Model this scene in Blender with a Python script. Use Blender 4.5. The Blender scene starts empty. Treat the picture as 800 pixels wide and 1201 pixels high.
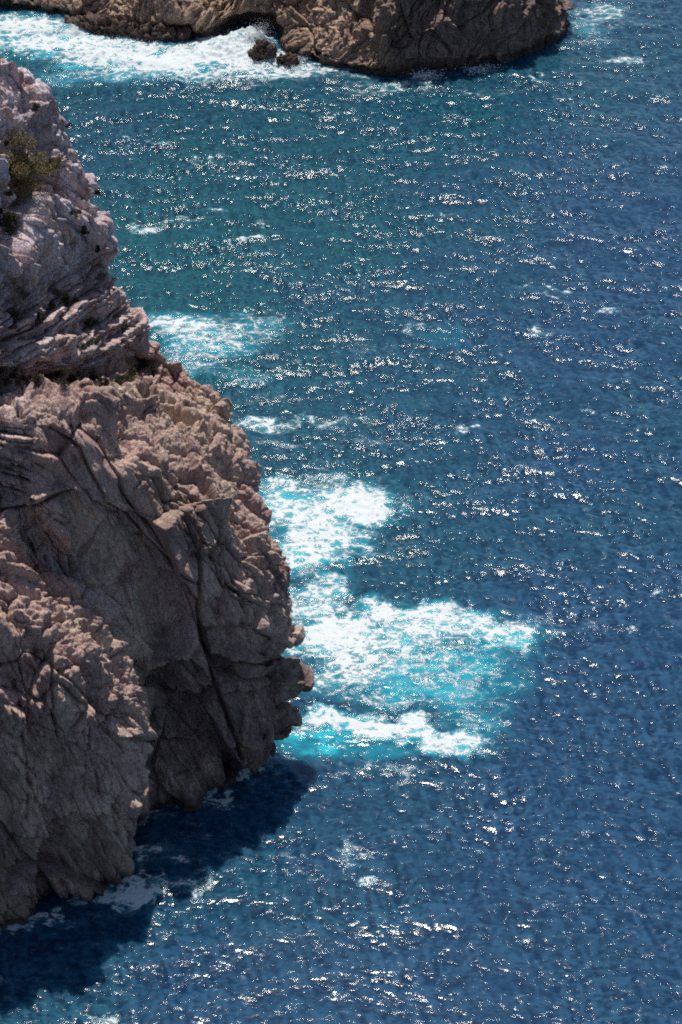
import bpy, math, random
import numpy as np
from mathutils import Vector

random.seed(7)
rng = np.random.RandomState(11)
F = np.float32
H = 150.0                     # camera height over the sea (m)
PITCH = math.radians(36.0)    # downward tilt
FOC = 2825.0                  # focal length in photo pixels (photo 800 x 1201)
SUN_EL, SUN_AZ = math.radians(61.0), math.radians(-3.0)   # azimuth measured to the right of the view direction

scene = bpy.context.scene
COL = scene.collection

# ------------------------------------------------------------------ survey helpers
def ray(px, py):
    a = (px - 400.0) / FOC
    b = (600.5 - py) / FOC
    cp, sp = math.cos(PITCH), math.sin(PITCH)
    return a, cp + b * sp, -sp + b * cp
def P(px, py, y):
    a, dy, dz = ray(px, py)
    t = y / dy
    return (a * t, y, H + dz * t)
def P0(px, py, z=0.0):
    a, dy, dz = ray(px, py)
    t = (z - H) / dz
    return (a * t, dy * t, z)
def pix(v):
    """photo position of world points, used only to look up where a surveyed crack or toned patch lies"""
    x, y, z = v[:, 0], v[:, 1], v[:, 2] - H
    cp, sp = math.cos(PITCH), math.sin(PITCH)
    d = y * cp - z * sp
    u = y * sp + z * cp
    return 400 + FOC * x / d, 600.5 - FOC * u / d

# ------------------------------------------------------------------ noise
def _hash(ix, iy, iz, seed):
    with np.errstate(over='ignore'):
        h = (ix.astype(np.uint32) * np.uint32(374761393) + iy.astype(np.uint32) * np.uint32(668265263)
             + iz.astype(np.uint32) * np.uint32(2147483647) + np.uint32((seed * 974711 + 12345) & 0xffffffff))
        h = (h ^ (h >> np.uint32(13))) * np.uint32(1274126177)
        h = (h ^ (h >> np.uint32(15))) * np.uint32(2246822519)
        h = h ^ (h >> np.uint32(14))
    return h
_ang = rng.normal(size=(256, 3)); _ang /= np.linalg.norm(_ang, axis=1)[:, None]
GRAD = (_ang * 1.7).astype(F)
def perlin(p, seed=0):
    out = np.empty(len(p), F)
    CH = 300000
    for s in range(0, len(p), CH):
        q = p[s:s + CH].astype(F)
        i = np.floor(q); f = q - i
        i = i.astype(np.int32)
        w = f * f * f * (f * (f * 6 - 15) + 10)
        acc = 0
        for dx in (0, 1):
            wx = w[:, 0] if dx else 1 - w[:, 0]
            for dy in (0, 1):
                wy = w[:, 1] if dy else 1 - w[:, 1]
                for dz in (0, 1):
                    wz = w[:, 2] if dz else 1 - w[:, 2]
                    g = GRAD[(_hash(i[:, 0] + dx, i[:, 1] + dy, i[:, 2] + dz, seed) & np.uint32(255)).astype(np.int32)]
                    d = g[:, 0] * (f[:, 0] - dx) + g[:, 1] * (f[:, 1] - dy) + g[:, 2] * (f[:, 2] - dz)
                    acc = acc + d * (wx * wy * wz)
        out[s:s + CH] = acc
    return out
def fbm(p, octv=4, seed=0, gain=0.5, ridged=False):
    a, t, o = 1.0, 0.0, 0
    q = p
    for k in range(octv):
        n = perlin(q, seed + k * 17)
        if ridged: n = 1 - 2 * np.abs(n)
        o = o + a * n; t += a
        a *= gain; q = q * 2.03 + 5.3
    return o / t
def voro(p, seed=0, jit=0.85):
    """nearest cell: F1, F2-F1, per-cell random in [0,1), tilted-facet value"""
    N = len(p)
    f1 = np.empty(N, F); edge = np.empty(N, F); rnd = np.empty(N, F); fac = np.empty(N, F)
    CH = 200000
    for s in range(0, N, CH):
        q = p[s:s + CH].astype(F)
        i = np.floor(q).astype(np.int32)
        fr = q - i
        b1 = np.full(len(q), 9, F); b2 = np.full(len(q), 9, F)
        bh = np.zeros(len(q), np.uint32); bd = np.zeros((len(q), 3), F)
        for dx in (-1, 0, 1):
            for dy in (-1, 0, 1):
                for dz in (-1, 0, 1):
                    h = _hash(i[:, 0] + dx, i[:, 1] + dy, i[:, 2] + dz, seed)
                    jx = ((h & np.uint32(1023)).astype(F) / 1023 - .5) * jit + .5 + dx - fr[:, 0]
                    jy = (((h >> np.uint32(10)) & np.uint32(1023)).astype(F) / 1023 - .5) * jit + .5 + dy - fr[:, 1]
                    jz = (((h >> np.uint32(20)) & np.uint32(1023)).astype(F) / 1023 - .5) * jit + .5 + dz - fr[:, 2]
                    d = jx * jx + jy * jy + jz * jz
                    m = d < b1
                    b2 = np.where(m, b1, np.minimum(b2, d))
                    b1 = np.where(m, d, b1)
                    bh = np.where(m, h, bh)
                    bd[m] = np.stack([jx[m], jy[m], jz[m]], 1)
        r1 = np.sqrt(b1)
        f1[s:s + CH] = r1; edge[s:s + CH] = np.sqrt(b2) - r1
        with np.errstate(over='ignore'):
            g = bh * np.uint32(2654435761)
        rnd[s:s + CH] = (g >> np.uint32(12)).astype(F) / F(2 ** 20)
        gv = GRAD[((g >> np.uint32(3)) & np.uint32(255)).astype(np.int32)]
        fac[s:s + CH] = (gv * bd).sum(1)
    return f1, edge, rnd, fac
def sstep(a, b, x):
    t = np.clip((x - a) / (b - a), 0, 1)
    return t * t * (3 - 2 * t)

# ------------------------------------------------------------------ objects
def setp(o, label=None, cat=None, group=None, kind=None):
    if label: o['label'] = label
    if cat: o['category'] = cat
    if group: o['group'] = group
    if kind: o['kind'] = kind
    return o
def mesh_np(name, V, Q, mat=None, parent=None, attrs=None, smooth=True):
    me = bpy.data.meshes.new(name)
    V = np.ascontiguousarray(V, dtype=F); Q = np.ascontiguousarray(Q, dtype=np.int32)
    n = Q.shape[1]
    me.vertices.add(len(V)); me.vertices.foreach_set('co', V.ravel())
    me.loops.add(Q.size); me.loops.foreach_set('vertex_index', Q.ravel())
    me.polygons.add(len(Q))
    me.polygons.foreach_set('loop_start', np.arange(0, Q.size, n, dtype=np.int32))
    me.polygons.foreach_set('use_smooth', np.full(len(Q), smooth, dtype=bool))
    for k, a in (attrs or {}).items():
        at = me.attributes.new(k, 'FLOAT', 'POINT')
        at.data.foreach_set('value', np.ascontiguousarray(a, dtype=F))
    me.update(calc_edges=True)
    o = bpy.data.objects.new(name, me); COL.objects.link(o)
    if mat: me.materials.append(mat)
    if parent: o.parent = parent
    return o
def empty(name, loc=(0, 0, 0)):
    o = bpy.data.objects.new(name, None); COL.objects.link(o); o.location = loc
    return o
def gridquads(nu, nv):
    idx = np.arange(nu * nv).reshape(nu, nv)
    return np.stack([idx[:-1, :-1], idx[1:, :-1], idx[1:, 1:], idx[:-1, 1:]], -1).reshape(-1, 4)
def gnormals(G):
    du = np.gradient(G, axis=0); dv = np.gradient(G, axis=1)
    n = np.cross(du, dv)
    return n / (np.linalg.norm(n, axis=2, keepdims=True) + 1e-9)

def pchip(x, y, xi):
    x = np.asarray(x, float); y = np.asarray(y, float)
    h = np.diff(x)[:, None]; d = np.diff(y, axis=0) / h
    m = np.zeros_like(y)
    m[0] = d[0]; m[-1] = d[-1]
    if len(x) > 2:
        a, b = d[:-1], d[1:]
        same = a * b > 0
        hm = np.where(same, 2 * a * b / np.where(same, a + b, 1), 0)
        m[1:-1] = hm * .75 + .125 * (a + b)
    k = np.clip(np.searchsorted(x, xi, side='right') - 1, 0, len(x) - 2)
    t = ((xi - x[k]) / (x[k + 1] - x[k]))[:, None]
    hk = h[k]
    return ((2 * t**3 - 3 * t**2 + 1) * y[k] + (t**3 - 2 * t**2 + t) * hk * m[k]
            + (-2 * t**3 + 3 * t**2) * y[k + 1] + (t**3 - t**2) * hk * m[k + 1])

# ------------------------------------------------------------------ node helper
class NT:
    def __init__(s, name):
        s.m = bpy.data.materials.new(name); s.m.use_nodes = True
        s.t = s.m.node_tree; s.t.nodes.clear()
        s.out = s.n('ShaderNodeOutputMaterial')
    def n(s, typ, ins=None, **kw):
        nd = s.t.nodes.new(typ)
        for k, v in kw.items(): setattr(nd, k, v)
        for k, v in (ins or {}).items():
            sock = nd.inputs[k]
            if isinstance(v, bpy.types.NodeSocket): s.t.links.new(v, sock)
            else: sock.default_value = v
        return nd
    def math(s, op, a, b=None, c=None, clamp=False):
        ins = {0: a}
        if b is not None: ins[1] = b
        if c is not None: ins[2] = c
        return s.n('ShaderNodeMath', ins, operation=op, use_clamp=clamp).outputs[0]
    def mix(s, f, a, b):
        return s.n('ShaderNodeMix', {0: f, 6: a, 7: b}, data_type='RGBA').outputs[2]
    def ss(s, v, a, b, lo=0.0, hi=1.0):
        return s.n('ShaderNodeMapRange', {0: v, 1: a, 2: b, 3: lo, 4: hi}, interpolation_type='SMOOTHSTEP').outputs[0]
    def noise(s, vec, scale, detail=4, rough=.55, dist=0):
        return s.n('ShaderNodeTexNoise', {'Vector': vec, 'Scale': scale, 'Detail': detail, 'Roughness': rough, 'Distortion': dist}).outputs[0]
    def attr(s, name): return s.n('ShaderNodeAttribute', attribute_name=name).outputs['Fac']
    def scl(s, vec, v):
        return s.n('ShaderNodeMapping', {'Vector': vec, 'Scale': v}).outputs[0]
def c4(r, g, b): return (r, g, b, 1.0)

# ------------------------------------------------------------------ rock material
def rock_material(name, warm, pale, dark, lav, bump=1.0, wet=2.5):
    N = NT(name)
    pos = N.n('ShaderNodeTexCoord').outputs['Object']
    z = N.n('ShaderNodeSeparateXYZ', {0: pos}).outputs[2]
    n1 = N.noise(pos, .12, 5, .6)
    n2 = N.noise(N.scl(pos, (1, 1, .35)), .55, 6, .65, .6)
    n3 = N.noise(pos, 3.2, 4, .7)
    streak = N.noise(N.scl(pos, (1, 1, .12)), 1.1, 5, .65, .3)
    col = N.mix(N.ss(n1, .35, .65), c4(*warm), c4(*pale))
    col = N.mix(N.ss(n2, .44, .66, 0, .9), col, c4(*dark))
    n4 = N.noise(N.scl(pos, (1, 1, .22)), .8, 6, .7, 1.0)
    col = N.mix(N.ss(n4, .52, .66, 0, .55), col, c4(*pale))
    zone = N.attr('zone')                       # where the pale lichen-grey limestone crops out
    lz = N.math('MULTIPLY', zone, N.ss(N.noise(N.scl(pos, (1.1, 1, .4)), .9, 6, .65, .5), .38, .56))
    col = N.mix(lz, col, c4(*lav))
    stain_shade = N.math('MULTIPLY', N.attr('stain_shade'), N.ss(streak, .3, .6, .35, 1.0))  # dark streaky stains; on the far cliff this mask carries painted shade
    col = N.mix(stain_shade, col, c4(.085, .056, .056))
    col = N.mix(N.ss(n3, .3, .7, .0, .35), col, c4(dark[0] * .6, dark[1] * .6, dark[2] * .6))
    col = N.mix(N.ss(n3, .62, .78, .0, .3), col, c4(*pale))
    # tide band: dark algae and wet rock, with an uneven upper edge
    zz = N.math('ADD', z, N.math('MULTIPLY', N.math('SUBTRACT', n2, .5), 3.5))
    tide = N.ss(zz, .4, wet, 1.0, 0.0)
    col = N.mix(N.math('MULTIPLY', tide, .8), col, c4(.028, .022, .022))
    # fine relief
    fine = N.noise(N.scl(pos, (1, 1, .6)), 2.6, 8, .7, .3)
    cr = N.n('ShaderNodeTexVoronoi', {'Vector': N.n('ShaderNodeVectorMath', {0: N.scl(pos, (1, 1, .45)), 1: N.n('ShaderNodeVectorMath', {0: N.n('ShaderNodeTexNoise', {'Vector': pos, 'Scale': 1.2, 'Detail': 3.0}).outputs[1], 'Scale': .8}, operation='SCALE').outputs[0]}, operation='ADD').outputs[0], 'Scale': 1.9}, feature='DISTANCE_TO_EDGE').outputs[0]
    crk = N.ss(cr, 0, .045)
    hgt = N.math('ADD', N.math('MULTIPLY', fine, .55), N.math('MULTIPLY', crk, .2))
    b = N.n('ShaderNodeBump', {'Height': hgt, 'Strength': .9 * min(bump, 1), 'Distance': .5 * bump})
    bs = N.n('ShaderNodeBsdfPrincipled', {'Base Color': col, 'Roughness': N.ss(tide, 0, 1, .88, .5), 'Normal': b.outputs[0], 'Specular IOR Level': .25})
    N.t.links.new(bs.outputs[0], N.out.inputs[0])
    return N.m

MAT_ROCK = rock_material('limestone', (.53, .345, .305), (.63, .49, .39), (.28, .175, .17), (.74, .64, .68))
MAT_FAR = rock_material('far_limestone', (.48, .33, .23), (.64, .46, .33), (.22, .14, .12), (.50, .41, .39), bump=1.4, wet=1.8)

# ------------------------------------------------------------------ near headland
def base(px, py): return P0(px, py)
NEAR = {}
SWING = {'c0': -11, 'c1': -11, 'c2': -10, 'c3': -9, 'c4': -8, 'c5': -6, 'c6': -3.5, 'c7': -1.5}
def col(name, pts, off=(0, 0, 0)):
    pts = [(q[0], q[1], q[2], q[3] + SWING.get(name, 0)) if len(q) > 3 and q[0] >= 8 else q for q in pts]
    vs, ps = [], []
    for q in pts:
        v, px, py = q[:3]
        p = P(px, py, q[3]) if len(q) > 3 else P0(px, py)
        if not vs:                                   # below the water
            vs.append(0.0); ps.append((p[0], p[1] + .3, -5.0))
        vs.append(v); ps.append(p)
    for i, v in enumerate(vs):                       # keep the upper wall steep
        if v >= 9:
            x, y, z = ps[i]; k = 1 - (1.0 + .7 * (min(v, 13) - 9)) / y
            ps[i] = (x * k, y * k, H + (z - H) * k)
    ps = np.array(ps, float) + np.array(off, float)
    NEAR[name] = (vs, ps)
C1 = [(1, -20, 1090), (2, -10, 950, 148), (3, 0, 850, 149.7), (3.5, 0, 765, 152.3), (4, -5, 665, 158.3), (4.5, -12, 625, 161.5),
      (5, -40, 590, 163.5), (6, -60, 545, 166), (7, -80, 490, 169), (8, -110, 450, 181), (9, -100, 415, 182), (10, -110, 370, 183.5), (11, -130, 290, 185.5),
      (12, -160, 200, 188), (13, -260, 98, 192), (14, -400, 25, 196)]
col('c0', [(q[0], q[1] - 170, q[2] + (20 if q[0] < 5 else 0), *([q[3] - 4] if len(q) > 3 else [])) for q in C1])
col('c1', C1)
col('c2', [(1, 70, 1062), (2, 80, 930, 150.6), (3, 88, 845, 151.6), (3.5, 86, 780, 153.6), (4, 62, 718, 158.8), (4.5, 40, 670, 162),
           (5, 15, 625, 163.4), (6, -5, 570, 165), (7, -15, 495, 167), (8, -45, 452, 181), (9, -50, 412, 182), (10, -60, 368, 183.5), (11, -80, 285, 185.5), (12, -110, 196, 188), (13, -210, 97, 192), (14, -340, 22, 196)])
col('c3', [(1, 150, 1030), (1.5, 153, 975, 152.8), (1.8, 150, 935, 153.2), (2.1, 163, 900, 153.7), (2.6, 168, 862, 154.3), (3, 162, 832, 155.8), (3.5, 146, 782, 159.8),
           (4, 112, 722, 161.6), (4.5, 80, 665, 163.5), (5, 60, 610, 163.6), (6, 35, 560, 165.2), (7, 25, 490, 167.5), (8, -5, 450, 181.5), (9, -20, 411, 182), (10, -35, 366, 183.5), (11, -60, 282, 185.5), (12, -90, 193, 188), (13, -185, 96, 192), (14, -310, 21, 196)])
col('c4', [(1, 160, 948), (2, 166, 880, 162), (3, 165, 800, 163.2), (3.5, 158, 765, 164), (4, 130, 705, 164.5), (4.5, 108, 650, 165), (5, 92, 600, 165.6),
           (6, 72, 545, 166.6), (7, 62, 480, 169), (8, 30, 446, 182), (9, 12, 408, 182.6), (10, -8, 362, 184), (11, -38, 278, 186), (12, -65, 188, 188), (13, -160, 95, 192), (14, -280, 20, 196)])
col('c5', [(1, 203, 940), (2, 202, 875, 162.8), (3, 185, 770, 164.2), (4, 165, 690, 165.4), (5, 148, 600, 166.3), (6, 128, 535, 167.6), (6.6, 118, 495, 169),
           (7, 108, 470, 172), (7.6, 92, 452, 175), (8, 78, 440, 184), (9, 58, 402, 184.4), (10, 32, 355, 185.4), (11, 5, 265, 187.2), (12, -25, 180, 189.5), (13, -120, 90, 194), (14, -230, 18, 198)])
col('c6', [(1, 250, 927), (2, 247, 870, 164), (3, 242, 770, 165.2), (4, 232, 700, 166), (5, 215, 615, 168), (5.6, 190, 560, 169.8), (6, 172, 530, 172),
           (6.6, 155, 500, 176), (7, 142, 470, 178), (7.6, 132, 446, 181), (8, 125, 432, 186), (9, 100, 392, 186.6), (10, 72, 343, 188), (11, 45, 248, 190), (12, 15, 168, 192), (13, -80, 84, 196), (14, -180, 16, 200)])
col('c7', [(1, 276, 914), (1.3, 277, 893, 165), (2, 290, 862, 165.6), (2.5, 298, 825, 165.8), (2.85, 298, 772, 166.2), (4, 290, 712, 167.2), (5, 262, 628, 169.2), (5.5, 245, 580, 171.5),
           (6, 228, 540, 175), (6.6, 212, 500, 179.5), (7, 195, 468, 183.2), (7.6, 175, 436, 186.6), (8, 160, 418, 187.6), (9, 138, 378, 188.2), (10, 106, 330, 189.6), (11, 78, 228, 192), (12, 48, 160, 194), (13, -40, 79, 197.5), (14, -130, 14, 201)])
C8 = [(1, 287, 900), (1.15, 286, 890, 166.2), (1.3, 308, 882, 167), (1.5, 314, 868, 167.4), (1.7, 345, 855, 168.2), (1.95, 344, 834, 168.8), (2.08, 310, 817, 168.4), (2.2, 330, 807, 169), (2.3, 355, 797, 169.8), (2.5, 355, 789, 170),
      (2.65, 334, 777, 169.4), (2.78, 296, 771, 168.4), (2.9, 298, 764, 168.4), (3.1, 352, 752, 170.6), (3.4, 349, 738, 171.3), (3.7, 338, 718, 171.8), (4, 336, 692, 172.3), (4.5, 333, 655, 173.6),
      (5, 309, 612, 175.4), (5.5, 290, 572, 177.6), (6, 287, 545, 179.4), (6.5, 268, 500, 182.4), (7, 252, 470, 184.6), (7.5, 213, 434, 187.4), (8, 188, 412, 188.6), (9, 162, 370, 189.8),
      (10, 131, 325, 191.4), (10.5, 123, 290, 192.3), (11, 98, 215, 194), (12, 73, 160, 196), (12.5, 40, 103, 197.6), (13, 0, 76, 198.4), (14, -80, 12, 202)]
col('c8', C8)
col('c9', C8, (-5.5, 3.6, -.8))
col('c10', C8, (-13, 13, -3))
col('c11', C8, (-24, 45, -8))
col('c12', C8, (-70, 90, -14))

def build_near():
    names = ['c%d' % i for i in range(13)]
    nv = 1500
    ui_front = np.linspace(1, 8, 860)
    ui = np.concatenate([np.linspace(0, 1, 40)[:-1], ui_front, 8 + (np.linspace(0, 1, 90)[1:]) ** 1.5 * 4])
    # spend rows evenly along the visible height
    lv = np.interp(np.linspace(0, 1, nv), [0, .03, .33, .5, .68, 1], [0, 1, 3.2, 5.2, 8.0, 14])
    cols = np.stack([pchip(NEAR[n][0], NEAR[n][1], lv) for n in names])      # 13 x nv x 3
    # below the waterline go straight down
    M = cols.reshape(len(names), -1)
    G = pchip(np.arange(len(names)), M, ui).reshape(len(ui), nv, 3)
    n = gnormals(G)
    if n[500, 700] @ np.array([0, -1, .5]) < 0: n = -n
    V = G.reshape(-1, 3).astype(F); Nn = n.reshape(-1, 3).astype(F)
    LV = np.tile(lv, len(ui)).astype(F); UI = np.repeat(ui, nv).astype(F)
    px, py = pix(V)
    # warp the sampling point so nothing repeats or runs straight
    W = np.stack([fbm(V * .09, 3, 1), fbm(V * .09, 3, 2), fbm(V * .09, 3, 3)], 1)
    Q = V + W * 1.3
    # slanted frame: the rock's grain dips to the right
    A = np.stack([Q[:, 0] + .35 * Q[:, 2], Q[:, 1], Q[:, 2] - .18 * Q[:, 0]], 1)
    ridge_c = sstep(2.7, 3.2, LV) * (1 - sstep(4.6, 5.2, LV)) * (1 - sstep(3.2, 3.9, UI))
    w_c = (1 - sstep(3.1, 3.9, UI)) * (1 - sstep(5.2, 5.8, LV))
    w_top = sstep(8, 0, 0 * LV) * 0 + sstep(-18, 22, (px - 95) * .82 - (py - 462) * .57 + 0 * LV)   # right of the lit edge of the main buttress
    w_top = w_top * sstep(3.4, 4.2, LV) * (1 - sstep(7.9, 8.3, LV))
    w_str = sstep(8.15, 8.4, LV) * (1 - sstep(10.1, 10.6, LV))
    w_up = sstep(10.1, 10.6, LV)
    w_lft = (1 - sstep(25, 45, px)) * sstep(5.6, 6, LV) * (1 - sstep(7.9, 8.2, LV)) * (UI < 5)
    w_str = np.maximum(w_str, w_lft)
    w_face = np.clip(1 - w_top - w_str - w_up - w_c, 0, 1)
    rough = np.maximum.reduce([w_top, w_str * .6, ridge_c])
    D = np.zeros(len(V), F); DS = np.zeros(len(V), F)
    D += fbm(V * .07, 3, 10) * 1.6 * (.4 + .6 * (1 - w_face * .3))
    # big fractured blocks
    f1, ed, rn, fa = voro(A / np.array([6.5, 6.5, 10.5]), 20)
    D += (fa * 2.3 + (rn - .5) * 1.5) * (w_face * .8 + w_c * .6 + w_top * .4 + w_up * .7 + w_str * .3)
    D -= (1 - sstep(0, .04, ed)) * .45 * (w_face + w_c + w_up * .6)
    # medium blocks
    f1, ed, rn, fa = voro(A / np.array([2.3, 2.3, 4.2]) + W * .25, 21)
    D += ((rn - .5) * .9 + sstep(0, .3, ed) * .3 + fa * .45) * (w_top * .65 + ridge_c * .45 + w_up * .5)
    DS -= (1 - sstep(.01, .07, ed)) * .38 * (w_top + ridge_c * .8 + w_up * .8 + w_c * .25)
    D += (fa * .8 + (rn - .5) * .6) * (w_face * .45 + w_c * .3 + w_top * .1 + w_up * .5 + w_str * .2)
    D -= (1 - sstep(0, .06, ed)) * .25 * (w_face * .3 + w_c * .7 + w_top + w_up)
    # knobbly weathered surface
    f1, ed, rn, fa = voro(Q / np.array([1.15, 1.15, 1.3]) + W * .7, 22)
    D += ((rn - .5) * .32 + sstep(0, .32, ed) * .3 + fa * .12) * (w_top * .5 + ridge_c * .7 + w_c * .25 + w_up * .3 + w_str * .2 + w_face * .08)
    # bedded band: thin courses broken in blocks
    zc = V[:, 2] + .16 * V[:, 0] + .5 * W[:, 2] + .22 * perlin(V * np.array([.25, .25, .05], F), 29)
    for hc, wc, amp, sd in ((1.55, 2.6, 1.0, 3), (.62, 1.25, .5, 4)):
        zz = (zc + .35 * hc * np.sin(zc * 2.1 / hc)) / hc
        ci = np.floor(zz).astype(np.int32); t = zz - ci
        r0 = (_hash(ci, ci * 3, ci * 7, sd) & np.uint32(1023)).astype(F) / 1023
        xx = (V[:, 0] + .6 * V[:, 1] + W[:, 0] * .8) / (wc * (.6 + .8 * r0)) + r0 * 37
        xi = np.floor(xx).astype(np.int32); tx = xx - xi
        r1 = (_hash(xi, ci, ci * 5, sd + 9) & np.uint32(1023)).astype(F) / 1023
        r2 = (_hash(ci, xi, ci * 5, sd + 19) & np.uint32(1023)).astype(F) / 1023
        joint = 1 - sstep(.0, .09, np.minimum(tx, 1 - tx))
        bed = 1 - sstep(0, .12, np.minimum(t, 1 - t))
        DS += amp * ((r0 - .5) * .8 + (r1 - .5) * .9 + (t - .5) * .7 - joint * .45 * (r2 + .3) - bed * .5) * (w_str + (.16 if hc < 1 else .25) * w_up)
    S = np.stack([V[:, 0], V[:, 1], V[:, 2] * 1.6], 1)
    f1, ed, rn, fa = voro(S / 1.3, 24, .8)
    D += (fa * .35 + (rn - .5) * .3) * w_str
    # two set-back courses with overhanging lips
    for zc, amp in ((9.05, 1.3), (9.75, .9)):
        D += amp * (sstep(zc - .5, zc - .35, LV + W[:, 0] * .25) * (1 - sstep(zc, zc + .12, LV + W[:, 1] * .25))) * w_str
    # vertical flutes of the upper wall and of the lower front spur
    f1, ed, rn, fa = voro(np.stack([A[:, 0] / 1.3, A[:, 1] / 1.5, A[:, 2] / 5.5], 1) + W * .4, 25)
    DS -= (1 - sstep(.01, .08, ed)) * .35 * (w_up + w_c * .45 * (1 - ridge_c))
    D += (sstep(0, .3, ed) * .4 + fa * .45 + (rn - .5) * .8) * (w_up * .95 + w_c * .55 * (1 - ridge_c) + w_face * .12)
    # ridged fine relief
    D += fbm(Q * .55, 5, 40, .55, True) * .35 * (.35 + .65 * np.clip(rough + w_up * .7 + w_c * .4, 0, 1))
    D += fbm(Q * 2.2, 3, 50) * .13 * (.45 + .8 * rough + .5 * w_up)
    # ribs running down the tilted top of the main buttress, folds on its face
    dr = np.array([.62, -.30, -.72]); d2 = np.array([.70, .55, .45])
    ribs = np.stack([V @ dr / 6.5, V @ d2 / 1.15, V @ np.cross(dr, d2) / 2.2], 1).astype(F) + W * .55
    f1, ed, rn, fa = voro(ribs, 33)
    D += ((rn - .5) * .85 + sstep(0, .3, ed) * .2 + fa * .4) * (w_top * .8 + ridge_c * .4 + w_face * .12)
    D += fbm(A * np.array([.38, .38, .07]), 4, 34) * 1.9 * (w_face * .9 + w_c * 1.0)
    D += fbm(A * np.array([.9, .9, .22]), 3, 35, .5, True) * .4 * (w_face * .7 + w_c * .7)
    DS -= (1 - sstep(.01, .08, ed)) * .3 * (w_top + ridge_c * .6 + w_face * .15)
    # surveyed joints and cracks
    def crack(pts, w, depth, under=0.0):
        d = np.full(len(V), 1e9, F); sgn = np.zeros(len(V), F)
        wx = px + W[:, 0] * 9; wy = py + W[:, 1] * 9
        for (x0, y0), (x1, y1) in zip(pts[:-1], pts[1:]):
            ex, ey = x1 - x0, y1 - y0; L = ex * ex + ey * ey
            t = np.clip(((wx - x0) * ex + (wy - y0) * ey) / L, 0, 1)
            dd = np.hypot(wx - x0 - t * ex, wy - y0 - t * ey)
            m = dd < d; d[m] = dd[m]; sgn[m] = (wy - y0 - t * ey)[m]
        m = UI < 8.4
        D[:] -= depth * 1.15 * np.exp(-(d / (w * .72)) ** 2) * m * np.clip(.85 + W[:, 2] * 1.2, .35, 1.2)
        if under:                                    # block above stands proud of the one below
            D[:] += under * np.exp(-(np.maximum(-sgn, 0) / 14) ** 2) * (sgn < 0) * np.exp(-(d / 16) ** 2) * m
    crack([(224, 585), (228, 640), (236, 730), (250, 800), (272, 880)], 3.0, 1.5)
    crack([(168, 776), (205, 768), (250, 768), (300, 773), (345, 768)], 3.0, 1.9, 1.3)
    crack([(165, 868), (205, 868), (272, 860)], 3.0, 1.7, 1.0)
    crack([(262, 800), (300, 806), (335, 796)], 2.4, 1.0, 1.0)
    crack([(90, 968), (120, 945), (158, 922)], 3.0, 1.8, 1.1)
    crack([(0, 992), (50, 975), (90, 968)], 3.0, 1.4, .8)
    crack([(112, 585), (150, 608), (200, 655), (228, 676)], 2.4, .9, .9)
    crack([(128, 640), (140, 680), (150, 710), (162, 745)], 2.2, .6)
    crack([(165, 672), (188, 664), (212, 672), (228, 700)], 2.6, 1.2, 1.4)
    crack([(245, 640), (262, 690), (300, 705)], 2.4, .9, .5)
    crack([(178, 560), (205, 600), (224, 640)], 2.2, .8, .5)
    crack([(60, 500), (95, 520), (110, 560), (125, 590)], 2.4, .9, .5)
    crack([(300, 600), (322, 650), (318, 700)], 2.4, .7)
    crack([(0, 600), (50, 590), (90, 570)], 3.0, 1.2, .8)
    crack([(60, 760), (62, 830), (80, 900)], 2.4, 1.0)
    crack([(20, 800), (30, 880), (32, 960)], 2.4, .9)
    crack([(115, 820), (105, 880), (120, 930)], 2.4, .9)
    def dent(cx, cy, rx, ry, depth):
        e = ((px - cx) / rx) ** 2 + ((py - cy) / ry) ** 2
        D[:] -= depth * np.exp(-e * e) * (UI < 8.3)
    dent(198, 718, 34, 40, 2.6)
    dent(150, 600, 28, 30, .8)
    dent(268, 660, 22, 34, .7)
    dent(130, 520, 26, 30, 1.0)
    dent(60, 442, 95, 9, 1.8)
    dent(165, 425, 40, 7, .9)
    dent(10, 265, 22, 18, 1.6)
    spur = sstep(2.7, 3.1, UI) * (1 - sstep(3.7, 4.2, UI)) * (1 - sstep(3.6, 4.4, LV))
    D *= 1 - .5 * spur
    DS *= 1 - .3 * spur
    low = (1 - sstep(3.3, 3.9, UI)) * (1 - sstep(2.9, 3.4, LV))     # smoother sea-washed spur
    D -= .3 * low * fbm(A * np.array([.9, .9, .22]), 3, 35, .5, True)
    D *= 1 - .75 * sstep(7.2, 7.8, UI) * (1 - sstep(3.6, 4.4, LV))
    f1, ed, rn, fa = voro(V / np.array([1.4, 1.4, .8]), 27)
    D += (fa * .5 + (rn - .5) * .4) * sstep(7.0, 7.6, UI) * (1 - sstep(3.6, 4.4, LV))
    D *= 1 - .5 * sstep(7.5, 7.95, UI) * sstep(7.8, 8.4, LV)
    DS *= (1 - .45 * sstep(7.5, 7.95, UI)) * (1 - .6 * sstep(8, 8.3, UI))
    D *= np.where(UI > 8.0, 1 - .45 * sstep(8, 8.25, UI), 1)
    # the waterline lip: waves have cut under the foot
    D -= .9 * np.exp(-((LV - 1.0) / .12) ** 2) * (UI < 8)
    Dg = D.reshape(len(ui), nv)                      # take the stair-steps off the sharpest breaks
    D0 = Dg.copy()
    for _ in range(2):
        Dg[1:-1] = .25 * Dg[:-2] + .5 * Dg[1:-1] + .25 * Dg[2:]
        Dg[:, 1:-1] = .25 * Dg[:, :-2] + .5 * Dg[:, 1:-1] + .25 * Dg[:, 2:]
    D = (Dg * .7 + D0 * .3).ravel()
    D += DS
    D += fbm(Q * np.array([3.4, 3.4, 2.4]), 3, 51, .6, True) * .06 * (.35 + .65 * rough + .4 * w_up + .3 * w_c)
    D += (np.abs(fbm(A * np.array([1.5, 1.5, .7]), 3, 52, .55)) - .2) * .35 * (.25 + .75 * rough + .6 * w_up + .4 * w_c)
    V2 = V + Nn * D[:, None]
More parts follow.
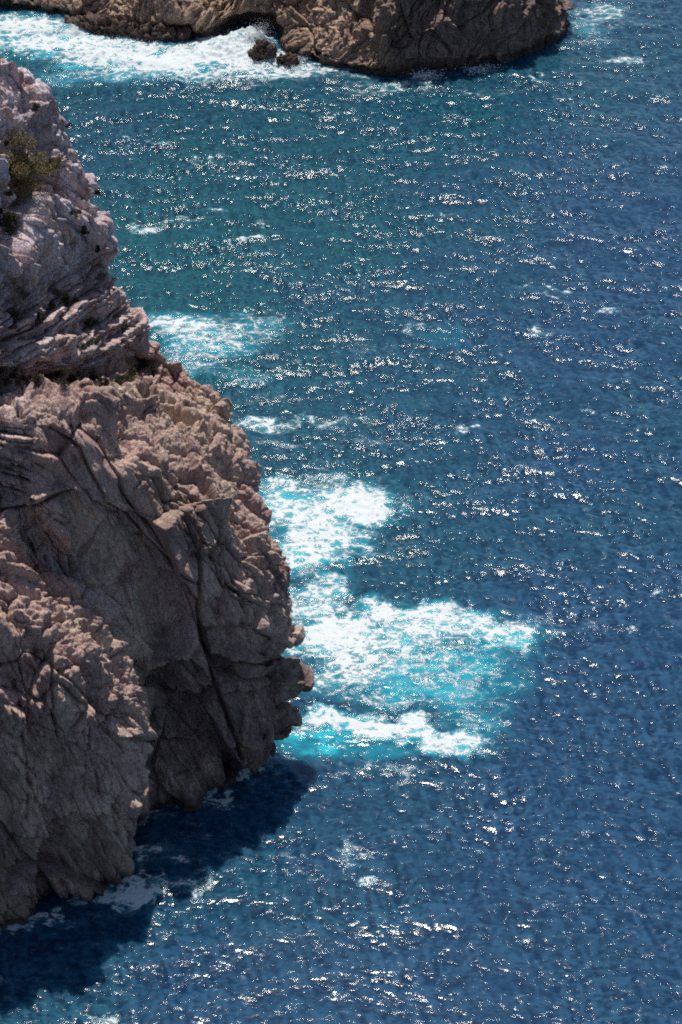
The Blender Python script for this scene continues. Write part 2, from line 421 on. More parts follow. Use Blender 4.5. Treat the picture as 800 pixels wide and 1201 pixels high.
    # outward ledges keep flat lips: push sharp parts along the bedding too
    zone = np.clip(w_up * 1.0 + w_str * .55 + .5 * sstep(0, 1, (1 - sstep(0, 26, np.abs((px - 60) * .7 - (py - 640) * .7 + 10))) * (UI < 5.2) * (LV > 3.9)), 0, 1)
    stain_shade = np.clip(sstep(725, 790, py + W[:, 2] * 60) * sstep(150, 175, px) * .75 * (UI > 3.6)
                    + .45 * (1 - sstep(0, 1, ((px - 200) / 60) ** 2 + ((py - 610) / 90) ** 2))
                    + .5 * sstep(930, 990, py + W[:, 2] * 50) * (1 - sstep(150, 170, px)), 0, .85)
    o = mesh_np('cliff', V2, gridquads(len(ui), nv), MAT_ROCK, attrs={'zone': zone, 'stain_shade': stain_shade})
    setp(o, 'steep layered limestone headland dropping into the sea on the left', None, None, 'structure')
    return G, V2.reshape(len(ui), nv, 3), ui, lv
NEARG, NEARV, NUI, NLV = build_near()
def near_at(px, py):
    g = NEARV[40:899, ::2].reshape(-1, 3)
    x, y = pix(g)
    d = (x - px) ** 2 + (y - py) ** 2
    m = np.where(d < 6)[0]
    if len(m) == 0: m = [int(np.argmin(d))]
    return g[m[np.argmin(g[m][:, 1])]]

# ------------------------------------------------------------------ far headland
def build_far():
    # px, base row, height of the sea-cut notch, run per metre of rise above it, x lean
    T = [(-260, -8, 1.5, 1.2, 0), (-120, 2, 1.2, 1.2, 0), (-20, 8, .9, 1.2, 0), (60, 14, .9, 1.2, 0), (120, 26, 1.2, 1.2, 0), (160, 36, 1.6, 1.2, 0), (200, 42, 2.0, 1.6, 0),
         (236, 46, 2.6, 1.2, 0), (262, 40, 2.8, 1.4, 0), (296, 34, 3.0, 1.2, 0), (322, 42, 3.4, 1.0, 0), (334, 60, 1.0, 1.3, 0), (352, 66, .7, 1.2, 0), (385, 76, .9, 1.2, 0), (420, 84, 1.3, 1.4, 0),
         (455, 90, 2.0, .42, 0), (500, 89, 2.2, .32, 0), (540, 83, 2.2, .3, 0), (580, 76, 1.9, .3, -.05), (620, 66, 1.8, .28, -.1), (648, 54, 1.6, .26, -.18), (662, 42, 1.4, .25, -.24)]
    cols = []
    zs = [-5, 0, None, None, 12, 26, 42, 54, 56, 40]
    for px, py, zu, k, lean in T:
        b = np.array(P0(px, py))
        d = lambda z, run, e=0: (b[0] + lean * z, b[1] + run, z)
        cols.append([d(-5, .5), d(0, .5), d(zu * .5, .7), d(zu, 0), d(zu + 7, k * 7), d(22, k * 7 + 21), d(32, k * 7 + 40), d(42, k * 7 + 64), d(46, k * 7 + 100), d(44, k * 7 + 170)])
    tip = np.array(P0(667, 38))
    for ox, oy in ((0, 0), (-.5, 4), (-3, 12), (-14, 34), (-40, 80), (-80, 140)):
        b = tip + np.array([ox, oy, 0])
        cols.append([(b[0] - .4, b[1], -5), (b[0] - .4, b[1], 0), (b[0] - .6, b[1], .7), (b[0], b[1], 1.5), (b[0] - 2.4, b[1] + 2, 8.5), (b[0] - 16, b[1] + 10, 16), (b[0] - 32, b[1] + 20, 26),
                     (b[0] - 50, b[1] + 34, 36), (b[0] - 70, b[1] + 50, 42), (b[0] - 90, b[1] + 90, 42)])
    K = np.array(cols, float)
    nc = len(K)
    nu, nv = 1250, 330
    u = np.concatenate([np.linspace(0, 2, 60)[:-1], np.linspace(2, 22.5, nu), np.linspace(22.5, nc - 1, 80)[1:]])
    vv = np.interp(np.linspace(0, 1, nv), [0, .04, .25, .72, 1], [0, 1, 3, 4.2, 9])
    A = pchip(np.arange(10), K.transpose(1, 0, 2).reshape(10, -1), vv).reshape(nv, nc, 3).transpose(1, 0, 2)
    G = pchip(np.arange(nc), A.reshape(nc, -1), u).reshape(len(u), nv, 3)
    n = gnormals(G)
    if n[600, 150] @ np.array([0, -1, .5]) < 0: n = -n
    V = G.reshape(-1, 3).astype(F); Nn = n.reshape(-1, 3)
    W = np.stack([fbm(V * .1, 3, 61), fbm(V * .1, 3, 62), fbm(V * .1, 3, 63)], 1)
    Q = V + W * 3
    B = np.stack([Q[:, 0] - .45 * Q[:, 2], Q[:, 1], Q[:, 2] + .3 * Q[:, 0]], 1)
    px, py = pix(V)
    east = sstep(420, 470, px)
    D = fbm(V * .06, 3, 70) * 1.6 - .5
    f1, ed, rn, fa = voro(B / np.array([6, 6, 8]), 71)
    D += fa * 1.3 + (rn - .5) * 1.0 - (1 - sstep(0, .05, ed)) * .4
    D += fbm(B * np.array([.5, .3, .12]), 4, 77) * 1.5
    f1, ed, rn, fa = voro(B / np.array([1.9, 3.5, 5.0]) + W * .4, 72)
    D += (fa * .6 + (rn - .5) * .6 - (1 - sstep(0, .1, ed)) * .2) * (.38 + .4 * east)
    f1, ed, rn, fa = voro(B / np.array([.8, 1.4, 2.2]) + W * .4, 73)
    D += fa * .3 + (rn - .5) * .25 - (1 - sstep(0, .1, ed)) * .1
    D += fbm(Q * .8, 4, 74, .55, True) * .4
    # sea caves cut in the foot
    for cx, cy, rx, ry, dp in ((292, 34, 34, 17, 5.0), (205, 34, 26, 10, 1.6), (600, 60, 20, 10, 1.0), (500, 78, 30, 6, 1.2)):
        D -= dp * np.exp(-(((px - cx) / rx) ** 2 + ((py - cy) / ry) ** 2) ** 2)
    D *= sstep(-1, 4, V[:, 2]) * .6 + .4
    V2 = V + Nn * D[:, None]
    o = mesh_np('far_cliff', V2, gridquads(len(u), nv), MAT_FAR, attrs={'zone': .45 * east, 'stain_shade': .6 * east})  # right half darkened in colour, painting in the shade of that face
    setp(o, 'tan and brown rocky headland across the cove at the top of the picture', None, None, 'structure')
build_far()

# ------------------------------------------------------------------ loose sea rocks
def boulder(name, c, dims, rot, seed, label, cat, mat, spiky=.35, group=None):
    nu, nv = 150, 80
    u = np.linspace(0, 2 * math.pi, nu, endpoint=False); v = np.linspace(-.5 * math.pi * .5, .5 * math.pi, nv)
    U, Vv = np.meshgrid(u, v, indexing='ij')
    s = np.stack([np.cos(U) * np.cos(Vv), np.sin(U) * np.cos(Vv), np.sin(Vv)], -1).reshape(-1, 3)
    s = np.sign(s) * np.abs(s) ** .85
    p = s * np.array(dims) * .5
    q = p + seed * 13.7
    f1, ed, rn, fa = voro(q / 1.1, seed)
    D = fa * .5 + (rn - .5) * .8 - (1 - sstep(0, .1, ed)) * .2
    f1, ed, rn, fa = voro(q / .45, seed + 1)
    D += (fa * .25 + (rn - .5) * .4)
    D += fbm(q * 1.5, 4, seed, .55, True) * .45
    p = p + s * (D * spiky)[:, None]
    p[:, 2] += (D * spiky * 1.2) * (s[:, 2] > 0)
    co, si = math.cos(rot), math.sin(rot)
    p = np.stack([p[:, 0] * co - p[:, 1] * si, p[:, 0] * si + p[:, 1] * co, p[:, 2]], 1)
    idx = np.arange(nu * nv).reshape(nu, nv)
    Qd = np.stack([idx[:, :-1], np.roll(idx, -1, 0)[:, :-1], np.roll(idx, -1, 0)[:, 1:], idx[:, 1:]], -1).reshape(-1, 4)
    o = mesh_np(name, p, Qd, mat, attrs={'zone': np.zeros(len(p)), 'stain_shade': np.full(len(p), .45)})
    o.location = c
    setp(o, label, cat, group)
    return o
MAT_SEAROCK = rock_material('wet_sea_rock', (.17, .11, .08), (.27, .19, .14), (.07, .05, .045), (.3, .25, .22), bump=.8, wet=.9)
c = P0(308, 71); boulder('sea_rock', (c[0], c[1] + .6, .1), (3.3, 2.6, 3.6), .3, 5, 'taller jagged dark rock rising from white surf below the far cliff', 'rock', MAT_SEAROCK, .55, 'rocks in the surf')
c = P0(338, 76); boulder('sea_rock', (c[0], c[1] + .5, .0), (3.1, 2.2, 2.2), -.2, 8, 'lower brown rock in the surf right of the taller jagged rock', 'rock', MAT_SEAROCK, .4, 'rocks in the surf')
a_, b_ = np.array(P0(78, 33)), np.array(P0(216, 50)); mid = (a_ + b_) / 2
boulder('rock_shelf', (mid[0], mid[1] + 1.2, 0), (float(np.linalg.norm(b_ - a_)) * 1.05, 4.2, 2.6), math.atan2(b_[1] - a_[1], b_[0] - a_[0]), 12,
        'long low brown rock shelf awash in white surf before the far cliff', 'rock shelf', MAT_SEAROCK, .5)

# ------------------------------------------------------------------ water
def build_water():
    NUc, NVc = 1150, 1750
    # rows follow the distance so the chop keeps its detail near and far
    rows = np.exp(np.linspace(math.log(118), math.log(420), NVc))
    rows = np.concatenate([-np.array([6000, 2500, 900, 300, 60]), [30, 80, 105], rows, [450, 520, 700, 1200, 3000, 9000]]).astype(float)
    s = np.linspace(-.215, .215, NUc)
    s = np.concatenate([[-40, -12, -4, -1.5, -.6, -.3, -.24], s, [.24, .3, .6, 1.5, 4, 12, 40]])
    dist = np.hypot(np.clip(rows, 60, 1500), 60)
    X = s[:, None] * dist[None, :]
    Y = np.tile(rows[None, :], (len(s), 1))
    x = X.ravel(); y = Y.ravel()
    core = (sstep(-.24, -.2, s) * (1 - sstep(.2, .24, s)))[:, None] * (sstep(105, 125, rows) * (1 - sstep(410, 450, rows)))[None, :]
    core = core.ravel().astype(F)
    P2 = np.stack([x, y, np.zeros_like(x)], 1).astype(F)
    grp = fbm(P2 * .035, 3, 80)
    grp2 = fbm(P2 * np.array([.11, .16, 1], F), 3, 81)
    h = np.zeros(len(x), F); dxs = np.zeros(len(x), F); dys = np.zeros(len(x), F)
    wr = np.random.RandomState(3)
    base_dir = math.radians(-112)                # waves run towards the viewer and a little left
    xs_, ys_ = x.astype(F), y.astype(F)
    wpx = xs_ + grp * 2.5; wpy = ys_ + grp2 * 2.0
    comps = []; tone = np.zeros(len(x), F)
    for lam_lo, lam_hi, n, slope, spread in ((14, 24, 5, .02, 18), (6, 13, 12, .032, 32), (2.4, 6, 24, .074, 46), (1.0, 2.4, 38, .124, 68), (.5, 1.0, 30, .115, 85)):
        for _ in range(n):
            lam = math.exp(wr.uniform(math.log(lam_lo), math.log(lam_hi)))
            th = base_dir + math.radians(wr.normal() * spread)
            k = 2 * math.pi / lam
            a = slope / k * math.sqrt(2.0 / n)
            comps.append((lam, th, k, a, wr.uniform(0, 6.283)))
    samp = np.interp(ys_, [118, 420], [.1, .34]).astype(F)
    dist_amp = (np.interp(ys_, [130, 160, 210, 300], [.14, .29, .70, 1.1]) * (1 - .006 * xs_)).astype(F)   # sheltered water is calmer
    for lam, th, k, a, ph in comps:
        arg = (wpx * F(math.cos(th)) + wpy * F(math.sin(th))) * F(k) + F(ph)
        mod = (1 + 1.1 * (grp2 if lam < 5 else grp)) if lam < 14 else 1.0
        ok = sstep(1.6, 3.2, lam / samp) if lam < 1.4 else 1.0      # leave out what the grid cannot carry
        am = F(a) * mod * ok * dist_amp
        sn = np.sin(arg)
        h += am * sn
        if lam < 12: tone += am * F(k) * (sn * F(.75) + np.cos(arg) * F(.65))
        c_ = np.cos(arg) * am * F(.8)
        dxs += c_ * F(math.cos(th)); dys += c_ * F(math.sin(th))
    # ---- foam: brushes surveyed on the water
    wrp = np.stack([fbm(P2 * .3, 4, 90, .65), fbm(P2 * .22, 4, 91, .6)], 1)
    fx = xs_ + wrp[:, 0] * 3.2; fy = ys_ + wrp[:, 1] * 3.4
    foam = np.zeros(len(x), F); aer = np.zeros(len(x), F)
    def brush(px, py, rx, ry, f, a=0.0, rot=0.0, soft=1.0):
        c = P0(px, py); e = P0(px + 1, py); g = P0(px, py - 1)
        mx = e[0] - c[0]; my = g[1] - c[1]
        A, B = rx * mx, ry * my
        r_ = math.radians(rot); co, si = math.cos(r_), math.sin(r_)
        R = max(A, B) * 1.7 + 6
        m = np.where((np.abs(xs_ - c[0]) < R + 4) & (np.abs(ys_ - c[1]) < R + 4))[0]
        if not len(m): return
        ux = fx[m] - c[0]; uy = fy[m] - c[1]
        ux, uy = ux * co + uy * si, -ux * si + uy * co
        q = np.sqrt((ux / A) ** 2 + (uy / B) ** 2)
        w = 1 - sstep(.25, 1.45, q)
        if f > 0: foam[m] = foam[m] + (1 - foam[m]) * w * f * .68
        elif f < 0: foam[m] *= 1 + w * f
        w2 = 1 - sstep(.3, 1.6, q)
        if a > 0: aer[m] = np.maximum(aer[m], w2 * a)
    for b in BRUSH: brush(*b)
    # small whitecaps where crests are steep and waves group up
    crest = sstep(.13, .34, h + .12 * grp2 + .10 * perlin(P2 * .35, 95))
    cl = sstep(.12, .42, perlin(P2 * np.array([.16, .26, 1], F), 96) + .25 * grp)
    cap = crest * cl * np.interp(ys_, [130, 175, 230], [.12, .6, 1.0]).astype(F)
    foam = np.maximum(foam, cap * .62)
    rip = fbm(P2 * np.array([1.1, 1.5, 1], F), 3, 97)
    h += .10 * foam * rip * core + .18 * sstep(.5, 1, foam) * fbm(P2 * .6, 3, 98)
    h *= core
    # surging swell against the far cave and shelf
    for px, py, r, up in ((270, 58, 5.0, 1.3), (292, 48, 2.6, 1.6), (84, 36, 2.5, .9), (120, 62, 7, .5), (315, 72, 3, .6)):
        c = P0(px, py)
        h += up * np.exp(-((xs_ - c[0]) / r) ** 2 - ((ys_ - c[1]) / (r * .6)) ** 2) * (1 + .6 * rip)
    V = np.stack([x + dxs * core, y + dys * core, h], 1)
    teal = np.clip(.5 + .9 * fbm(P2 * .016, 3, 85) + .35 * fbm(P2 * .07, 3, 86) + np.interp(ys_, [135, 160, 200, 330], [-.55, -.35, .0, .15]) - xs_ * .009, 0, 1)
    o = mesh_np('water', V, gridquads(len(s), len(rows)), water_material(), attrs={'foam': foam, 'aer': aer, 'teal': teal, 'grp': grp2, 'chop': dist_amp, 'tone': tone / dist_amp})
    setp(o, None, None, None, 'structure')

BRUSH = [
    # surf below the far cliff: px, row, half width, half height, foam, aeration, rotation
    (20, 26, 70, 12, .85, .6), (60, 48, 100, 20, .9, .8), (150, 66, 90, 22, .95, .7), (230, 74, 90, 20, .95, .6), (285, 62, 60, 16, 1, .6), (330, 84, 60, 10, .75, .3), (160, 88, 50, 5, -.4, .8), (240, 80, 30, 4, -.45, .7), (20, 40, 40, 4, -.3, .7), (300, 84, 24, 3, -.4, .5), (120, 56, 40, 3, -.3, .6), (390, 78, 30, 7, .6, .1),
    (270, 48, 50, 10, .8, .3), (110, 90, 90, 10, .35, .5), (270, 98, 70, 8, .35, .1), (90, 80, 24, 5, -.85, 1.0), (188, 62, 14, 5, -.7, .6), (50, 62, 20, 4, -.5, .8), (140, 76, 22, 4, -.5, .8),
    (455, 102, 60, 6, .5, 0), (490, 96, 60, 5, .35, 0), (560, 108, 50, 5, .35, 0), (420, 88, 30, 4, .45, 0), (500, 90, 20, 3, .6, 0), (560, 80, 25, 3, .5, 0), (430, 110, 50, 4, .3),
    (706, 14, 36, 12, .62, .3), (690, 32, 30, 10, .45, .4), (732, 70, 30, 5, .72, .1), (700, 50, 30, 8, .35, .2), (745, 30, 30, 5, .35),
    # wash along the foot of the near cliff
    *[(x, y, 14, 5, .72, .1) for x, y in ((0, 1092), (25, 1082), (48, 1074), (75, 1066), (100, 1054), (128, 1042), (150, 1030), (160, 1000), (160, 966), (180, 952), (205, 944), (232, 936), (256, 928), (278, 914), (290, 902))],
    # open-water patches
    (168, 266, 26, 6, .8, .1), (215, 262, 26, 4, .5), (250, 247, 14, 5, .65), (225, 190, 14, 3, .45), (655, 338, 14, 4, .75), (712, 362, 14, 5, .8), (630, 388, 12, 4, .65), (648, 350, 12, 3, .5),
    (548, 503, 14, 6, .7), (772, 697, 14, 6, .6), (695, 485, 10, 4, .6), (728, 405, 12, 3, .55), (600, 663, 9, 4, .6), (485, 385, 12, 4, .55), (610, 335, 14, 3, .4), (590, 415, 10, 3, .4),
    (300, 395, 30, 8, .3), (750, 400, 10, 3, .4), (650, 725, 14, 8, .35), (610, 760, 8, 6, .3), (520, 395, 40, 12, 0, .22), (430, 410, 40, 8, .25), (700, 730, 16, 6, .35), (740, 735, 8, 5, .5),
    # surf on the left behind the headland
    (205, 380, 50, 16, .82, .7), (240, 402, 60, 22, .62, .7), (300, 382, 45, 12, .5, .4), (215, 430, 50, 12, .5, .5), (290, 440, 40, 10, .35, .3), (320, 372, 20, 6, .5, .1),
    (300, 497, 36, 8, .75, .2), (370, 496, 46, 7, .55, .1), (425, 490, 20, 8, .45), (335, 520, 40, 8, .4, .15), (440, 515, 40, 5, .4), (330, 465, 40, 6, .38), (380, 545, 30, 6, .2, .15),
    # upper pool of surf at the headland's side
    (345, 592, 70, 26, .82, .9), (420, 585, 48, 20, .95, 1), (440, 600, 30, 18, .9, .9), (375, 625, 60, 24, .82, .9), (352, 655, 50, 22, .78, .9), (385, 690, 36, 18, .68, .8), (372, 716, 30, 12, .8, .9), (420, 640, 26, 16, .5, .5), (345, 700, 30, 14, .5, .6),
    (355, 580, 34, 7, -.5, .9), (395, 560, 50, 8, .4, .4), (480, 585, 20, 10, .35, .2), (470, 650, 25, 14, .25), (330, 570, 40, 8, .5, .6),
    # lower fan of surf off the nose
    (385, 738, 46, 16, .95, .9), (470, 716, 70, 12, .9, .9), (450, 745, 90, 26, .66, .9), (540, 730, 60, 18, .7, .9), (590, 748, 44, 22, .6, .9), (500, 790, 110, 44, .52, .8), (400, 790, 60, 30, .6, .6),
    (380, 760, 50, 16, .6, .8), (420, 850, 80, 11, .92, 1), (380, 843, 40, 8, .8, 1), (480, 858, 60, 12, .9, 1), (530, 872, 40, 15, .78, 1), (375, 868, 55, 14, 0, .95), (440, 882, 70, 12, .1, .55),
    (560, 850, 40, 30, .35, .55), (455, 810, 50, 12, -.45, .3), (430, 822, 60, 8, .35, .4), (620, 735, 24, 14, .4, .4),
    (440, 905, 50, 12, .35, .15), (330, 893, 36, 9, .35, .45), (310, 915, 40, 8, .2, .15), (470, 915, 16, 12, .35),
    # the shaded foot
    (408, 1000, 18, 18, .5, 0), (432, 1030, 16, 6, .75, 0), (345, 1000, 18, 16, .3), (150, 1052, 48, 11, .95, .1), (190, 1040, 40, 14, .7, .1), (185, 1003, 40, 14, .42, .15), (235, 1035, 22, 10, .4),
    (28, 1083, 40, 8, .6, .1), (75, 1076, 30, 8, .4), (190, 962, 50, 6, .4), (265, 935, 30, 7, .4), (290, 905, 20, 6, .5, .3), (160, 1030, 12, 18, .4), (8, 1142, 14, 6, .45), (250, 975, 40, 8, .25), (120, 1195, 22, 5, .5),
    (250, 1010, 60, 10, .2),
]

def water_material():
    N = NT('sea_water')
    pos = N.n('ShaderNodeTexCoord').outputs['Object']
    foam, aer, teal, grp = N.attr('foam'), N.attr('aer'), N.attr('teal'), N.attr('grp')
    st = N.scl(pos, (1, 1.35, 1))
    wv = N.n('ShaderNodeTexNoise', {'Vector': st, 'Scale': .45, 'Detail': 4.0, 'Roughness': .6}).outputs[1]
    wv = N.n('ShaderNodeVectorMath', {0: wv, 'Scale': 2.2}, operation='SCALE').outputs[0]
    wst = N.n('ShaderNodeVectorMath', {0: st, 1: wv}, operation='ADD').outputs[0]
    e1 = N.n('ShaderNodeTexVoronoi', {'Vector': wst, 'Scale': .55}, feature='DISTANCE_TO_EDGE').outputs[0]
    e2 = N.n('ShaderNodeTexVoronoi', {'Vector': wst, 'Scale': 1.5}, feature='DISTANCE_TO_EDGE').outputs[0]
    fb = N.noise(wst, .9, 6, .65)
    fb2 = N.noise(st, 3.5, 4, .7)
    T = N.math('ADD', N.math('MULTIPLY', N.math('MINIMUM', N.math('MULTIPLY', e1, 2.2), 1.0), .40),
               N.math('MULTIPLY', N.math('MINIMUM', N.math('MULTIPLY', e2, 2.4), 1.0), .28))
    T = N.math('ADD', T, N.math('MULTIPLY', N.ss(fb, .3, .7), .32))
    T = N.math('ADD', T, N.math('MULTIPLY', N.math('SUBTRACT', fb2, .5), .32))
    e3 = N.n('ShaderNodeTexVoronoi', {'Vector': wst, 'Scale': 3.6}, feature='DISTANCE_TO_EDGE').outputs[0]
    T = N.math('ADD', T, N.math('MULTIPLY', N.math('MINIMUM', N.math('MULTIPLY', e3, 2.4), 1.0), .14))
    S = N.math('SUBTRACT', N.math('MULTIPLY', foam, .96), T)
    Fm = N.math('ADD', N.math('MULTIPLY', N.ss(S, -.3, .2), .25), N.math('MULTIPLY', N.ss(S, -.04, .14), .75))
    thin = N.ss(S, -.4, .1)
    deep = N.mix(teal, c4(.0140, .053, .112), c4(.0085, .068, .094))
    # ripple light and shade painted into the colour, by wave height and slope
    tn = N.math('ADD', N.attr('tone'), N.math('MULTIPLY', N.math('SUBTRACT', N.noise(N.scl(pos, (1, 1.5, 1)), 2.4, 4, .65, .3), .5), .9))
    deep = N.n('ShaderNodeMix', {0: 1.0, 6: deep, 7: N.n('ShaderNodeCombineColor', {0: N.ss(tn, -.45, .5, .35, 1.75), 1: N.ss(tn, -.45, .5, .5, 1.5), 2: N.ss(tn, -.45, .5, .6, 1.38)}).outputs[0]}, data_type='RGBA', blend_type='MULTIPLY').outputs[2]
    ae = N.math('MULTIPLY', aer, N.ss(N.noise(wst, .35, 4, .6), .25, .62, .45, 1.0))
    ae2 = N.math('MAXIMUM', ae, N.math('MULTIPLY', thin, N.math('MULTIPLY', foam, .55)))
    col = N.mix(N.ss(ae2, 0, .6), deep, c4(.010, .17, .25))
    col = N.mix(N.ss(ae2, .45, 1.0), col, c4(.03, .42, .52))
    col = N.mix(N.math('MULTIPLY', N.ss(foam, .15, .8), .45), col, c4(.05, .40, .47))
    col = N.mix(Fm, col, c4(.57, .62, .64))
    r1 = N.noise(N.scl(pos, (1, 1.25, 1)), 2.1, 3, .6)
    r2 = N.noise(N.scl(pos, (1, 1.2, 1)), 6.5, 2, .6)
    hh = N.math('ADD', N.math('MULTIPLY', r1, .075), N.math('MULTIPLY', r2, .007))
    amp = N.ss(grp, -.5, .5, .6, 1.3)
    hh = N.math('MULTIPLY', N.math('MULTIPLY', hh, amp), N.ss(N.attr('chop'), .1, 1.0, .3, 1.05))
    hh = N.math('ADD', hh, N.math('MULTIPLY', Fm, .06))
    b = N.n('ShaderNodeBump', {'Height': hh, 'Strength': 1.0, 'Distance': 1.0})
    bs = N.n('ShaderNodeBsdfPrincipled', {'Base Color': col, 'Subsurface Weight': N.ss(Fm, 0, 1, .6, .1), 'Subsurface Radius': (1.2, 2.2, 3.0), 'Subsurface Scale': 1.2, 'Roughness': N.ss(Fm, 0, 1, .095, .7), 'IOR': 1.333, 'Specular IOR Level': N.ss(Fm, 0, 1, .36, .3), 'Normal': b.outputs[0]})
    bs.subsurface_method = 'BURLEY'
    N.t.links.new(bs.outputs[0], N.out.inputs[0])
    return N.m
build_water()

# ------------------------------------------------------------------ vegetation
def leaf_material(name, a, b):
    N = NT(name)
    pos = N.n('ShaderNodeTexCoord').outputs['Object']
    c = N.mix(N.ss(N.noise(pos, 1.6, 3), .35, .65), c4(*a), c4(*b))
    r = N.n('ShaderNodeNewGeometry').outputs['Random Per Island']
    c = N.mix(N.math('MULTIPLY', r, .5), c, c4(a[0] * .4, a[1] * .4, a[2] * .4))
    bs = N.n('ShaderNodeBsdfPrincipled', {'Base Color': c, 'Roughness': .75, 'Specular IOR Level': .15})
    N.t.links.new(bs.outputs[0], N.out.inputs[0])
    return N.m
MAT_LEAF = leaf_material('olive_foliage', (.30, .235, .105), (.20, .165, .075))
MAT_DARKLEAF = leaf_material('dark_scrub', (.045, .045, .022), (.07, .06, .035))
MAT_BARK = leaf_material('bark', (.10, .075, .055), (.07, .05, .04))

def leaves(centers, radii, n, size, r):
    """leaf sprays scattered through a crown made of several uneven lobes"""
    centers = np.array(centers, float)
    k = r.randint(0, len(centers), n)
    d = r.normal(size=(n, 3)); d /= np.linalg.norm(d, axis=1)[:, None]
    rad = (r.uniform(0, 1, n) ** .45)[:, None]
    c = centers[k] + d * rad * np.array(radii)[k][:, None] * np.array([1, 1, .85])
    t = r.normal(size=(n, 3)); t /= np.linalg.norm(t, axis=1)[:, None]
    t = t * .6 + d * .6; t /= np.linalg.norm(t, axis=1)[:, None]
    w = np.cross(t, r.normal(size=(n, 3))); w /= np.linalg.norm(w, axis=1)[:, None]
    s = size * r.uniform(.6, 1.4, n)[:, None]
    V = np.stack([c, c + t * s * .5 + w * s * .28, c + t * s, c + t * s * .5 - w * s * .28], 1).reshape(-1, 3)
    return V, np.arange(n * 4).reshape(n, 4)
def stems(paths, r0):
    Vs, Qs, off = [], [], 0
    for path in paths:
        path = np.array(path, float); m = len(path)
        for i, p in enumerate(path):
            t = path[min(i + 1, m - 1)] - path[max(i - 1, 0)]; t /= np.linalg.norm(t)
            a = np.cross(t, [.3, 1, .2]); a /= np.linalg.norm(a); b = np.cross(t, a)
            rr = r0 * (1 - .8 * i / (m - 1))
            for k in range(6):
                an = k * math.pi / 3
                Vs.append(p + rr * (a * math.cos(an) + b * math.sin(an)))
        for i in range(m - 1):
            for k in range(6):
                k2 = (k + 1) % 6
                Qs.append((off + i * 6 + k, off + i * 6 + k2, off + i * 6 + 6 + k2, off + i * 6 + 6 + k))
        off += m * 6
    return np.array(Vs), np.array(Qs)
def shrub(name, px, py, R, lobes, n, size, mat, label, seed, group=None, sink=.1, tall=1.0):
    r = np.random.RandomState(seed)
    g = near_at(px, py)
    o = empty(name, tuple(float(v) for v in g))
    out = np.array([.1, -.75, .55]); out /= np.linalg.norm(out)
    cs, rs = [], []
    for i in range(lobes):
        q = r.normal(size=3) * np.array([.5, .35, .5 * tall]) * R
        cs.append(out * R * .55 + q + np.array([0, 0, .35 * R])); rs.append(R * r.uniform(.3, .55))
    V, Q = leaves(cs, rs, n, size, r)
    mesh_np('foliage', V, Q, mat, o, smooth=False)
    V, Q = stems([[(0, .25, -.2), tuple(c * .45 + np.array([0, 0, -.05 * R])), tuple(c)] for c in cs], .07 * R)
    mesh_np('stem', V, Q, MAT_BARK, o)
    setp(o, label, 'shrub', group)
    return o
shrub('shrub', 27, 200, 2.1, 20, 17000, .13, MAT_LEAF, 'large rounded olive shrub rooted on the upper wall of the near cliff', 31, tall=1.3)
shrub('shrub', 58, 198, .75, 6, 2200, .11, MAT_LEAF, 'small tan shrub just right of the large olive shrub', 32)
shrub('shrub', 18, 262, 1.15, 8, 4200, .12, MAT_DARKLEAF, 'dark shrub in a shaded hollow below the large olive shrub', 33)

def ledge_scrub():
    r = np.random.RandomState(5)
    Vs, Qs, off = [], [], 0
    spots = [(x, 446 - .05 * abs(x - 90) + r.uniform(-7, 5)) for x in range(0, 150, 7)] + [(x, 436 - (x - 150) * .25 + r.uniform(-5, 4)) for x in range(150, 186, 6)] \
        + [(r.uniform(20, 60), r.uniform(362, 374)) for _ in range(6)] + [*[(r.uniform(2, 120), r.uniform(110, 400)) for _ in range(16)], (80, 345), (88, 352), (145, 385), (118, 398), (100, 402), (20, 385), (12, 225)]
    for (x, y) in spots:
        g = near_at(x, y)
        R = r.uniform(.3, .62) * (.6 if y < 340 else 1)
        cs = [g + r.normal(size=3) * R * .5 + np.array([0, -.3, .35 * R]) for _ in range(4)]
        V, Q = leaves(cs, [R * .6] * 4, 620, .1, r)
        Vs.append(V); Qs.append(Q + off); off += len(V)
    o = mesh_np('ledge_scrub', np.concatenate(Vs), np.concatenate(Qs), MAT_DARKLEAF, smooth=False)
    setp(o, 'dark low scrub growing along the shaded ledges of the near cliff', 'scrub', None, 'stuff')
ledge_scrub()

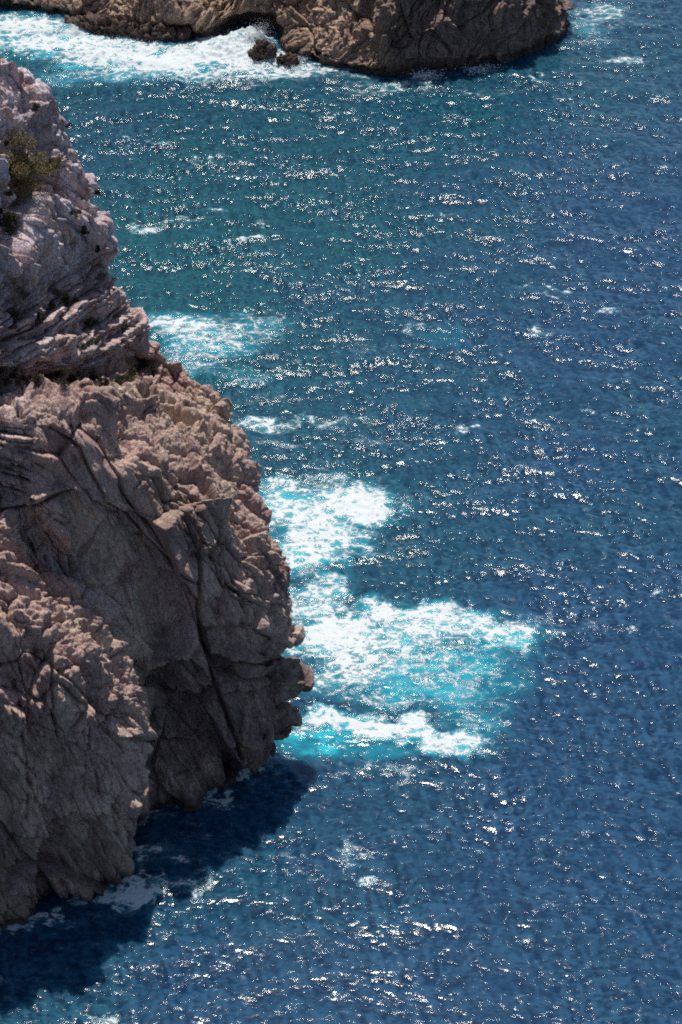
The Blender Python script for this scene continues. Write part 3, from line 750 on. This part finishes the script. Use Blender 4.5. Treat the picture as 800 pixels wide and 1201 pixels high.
# ------------------------------------------------------------------ spray
def spray():
    r = np.random.RandomState(9)
    N = NT('sea_spray')
    bs = N.n('ShaderNodeBsdfPrincipled', {'Base Color': c4(.85, .87, .88), 'Roughness': .6})
    N.t.links.new(bs.outputs[0], N.out.inputs[0])
    tet = np.array([(1, 1, 1), (1, -1, -1), (-1, 1, -1), (-1, -1, 1)], float)
    Vs = []
    for px, py, w, hh, n, lean in ((292, 52, .9, 4.2, 2600, .5), (280, 54, 1.6, 2.2, 1800, -.1), (84, 36, 1.0, 1.5, 900, 0), (190, 46, .6, 1.2, 300, 0), (160, 44, 2.5, .8, 500, 0), (302, 72, 1.6, 1.0, 700, 0), (355, 70, .8, .9, 250, 0), (345, 79, 1.2, .6, 300, 0),
                                   (500, 88, 2, 1.0, 350, 0), (560, 80, 2.4, 1.0, 350, 0)):
        c = P0(px, py)
        t = r.uniform(0, 1, n) ** 1.7
        x = c[0] + r.normal(size=n) * w * (.5 + .5 * t) + lean * t * hh
        y = c[1] + r.normal(size=n) * w * .5
        z = t * hh * r.uniform(.5, 1, n)
        s = r.uniform(.02, .075, n) * (1.25 - t)
        Vs.append((np.stack([x, y, z], 1)[:, None, :] + tet[None] * s[:, None, None]).reshape(-1, 3))
    V = np.concatenate(Vs); m = len(V) // 4
    b = np.arange(m)[:, None] * 4
    Q = np.concatenate([b + np.array(t) for t in ((0, 1, 2), (0, 3, 1), (0, 2, 3), (1, 3, 2))])
    o = mesh_np('sea_spray', V, Q, N.m, smooth=False)
    setp(o, 'white spray thrown up where waves break on the far rocks', 'spray', None, 'stuff')
spray()

# ------------------------------------------------------------------ light, sky, camera
world = bpy.data.worlds.new('World'); scene.world = world; world.use_nodes = True
wt = world.node_tree
bg = wt.nodes['Background']
sky = wt.nodes.new('ShaderNodeTexSky'); sky.sky_type = 'NISHITA'; sky.sun_disc = False
sky.sun_elevation = SUN_EL
sky.sun_rotation = SUN_AZ          # Blender's sky: rotation 0 has the sun at +Y, growing clockwise seen from above
sky.air_density = 1.0; sky.dust_density = .6; sky.ozone_density = 1.0
wt.links.new(sky.outputs[0], bg.inputs[0]); bg.inputs[1].default_value = .090
sl = bpy.data.lights.new('sun', 'SUN'); sl.energy = 5.0; sl.angle = math.radians(.5); sl.color = (1, .94, .86)
so = bpy.data.objects.new('sun', sl); COL.objects.link(so)
sd = Vector((math.sin(SUN_AZ) * math.cos(SUN_EL), math.cos(SUN_AZ) * math.cos(SUN_EL), math.sin(SUN_EL)))
so.rotation_euler = sd.to_track_quat('Z', 'Y').to_euler(); so.location = (0, 0, 300)

cam = bpy.data.cameras.new('camera'); co_ = bpy.data.objects.new('camera', cam); COL.objects.link(co_)
co_.location = (0, 0, H); co_.rotation_euler = (math.pi / 2 - PITCH, 0, 0)
cam.sensor_fit = 'VERTICAL'; cam.sensor_height = 36; cam.lens = 36 * FOC / 1201
cam.clip_end = 20000; cam.clip_start = 1
scene.camera = co_
scene.view_settings.view_transform = 'Standard'; scene.view_settings.look = 'None'
scene.view_settings.exposure = 0.0; scene.view_settings.gamma = 1.0
scene.view_settings.use_curve_mapping = False
scene.render.engine = 'CYCLES'
scene.cycles.use_denoising = False
scene.cycles.filter_width = 1.9
scene.cycles.max_bounces = 6
scene.cycles.sample_clamp_indirect = 4
scene.cycles.sample_clamp_direct = 24.0
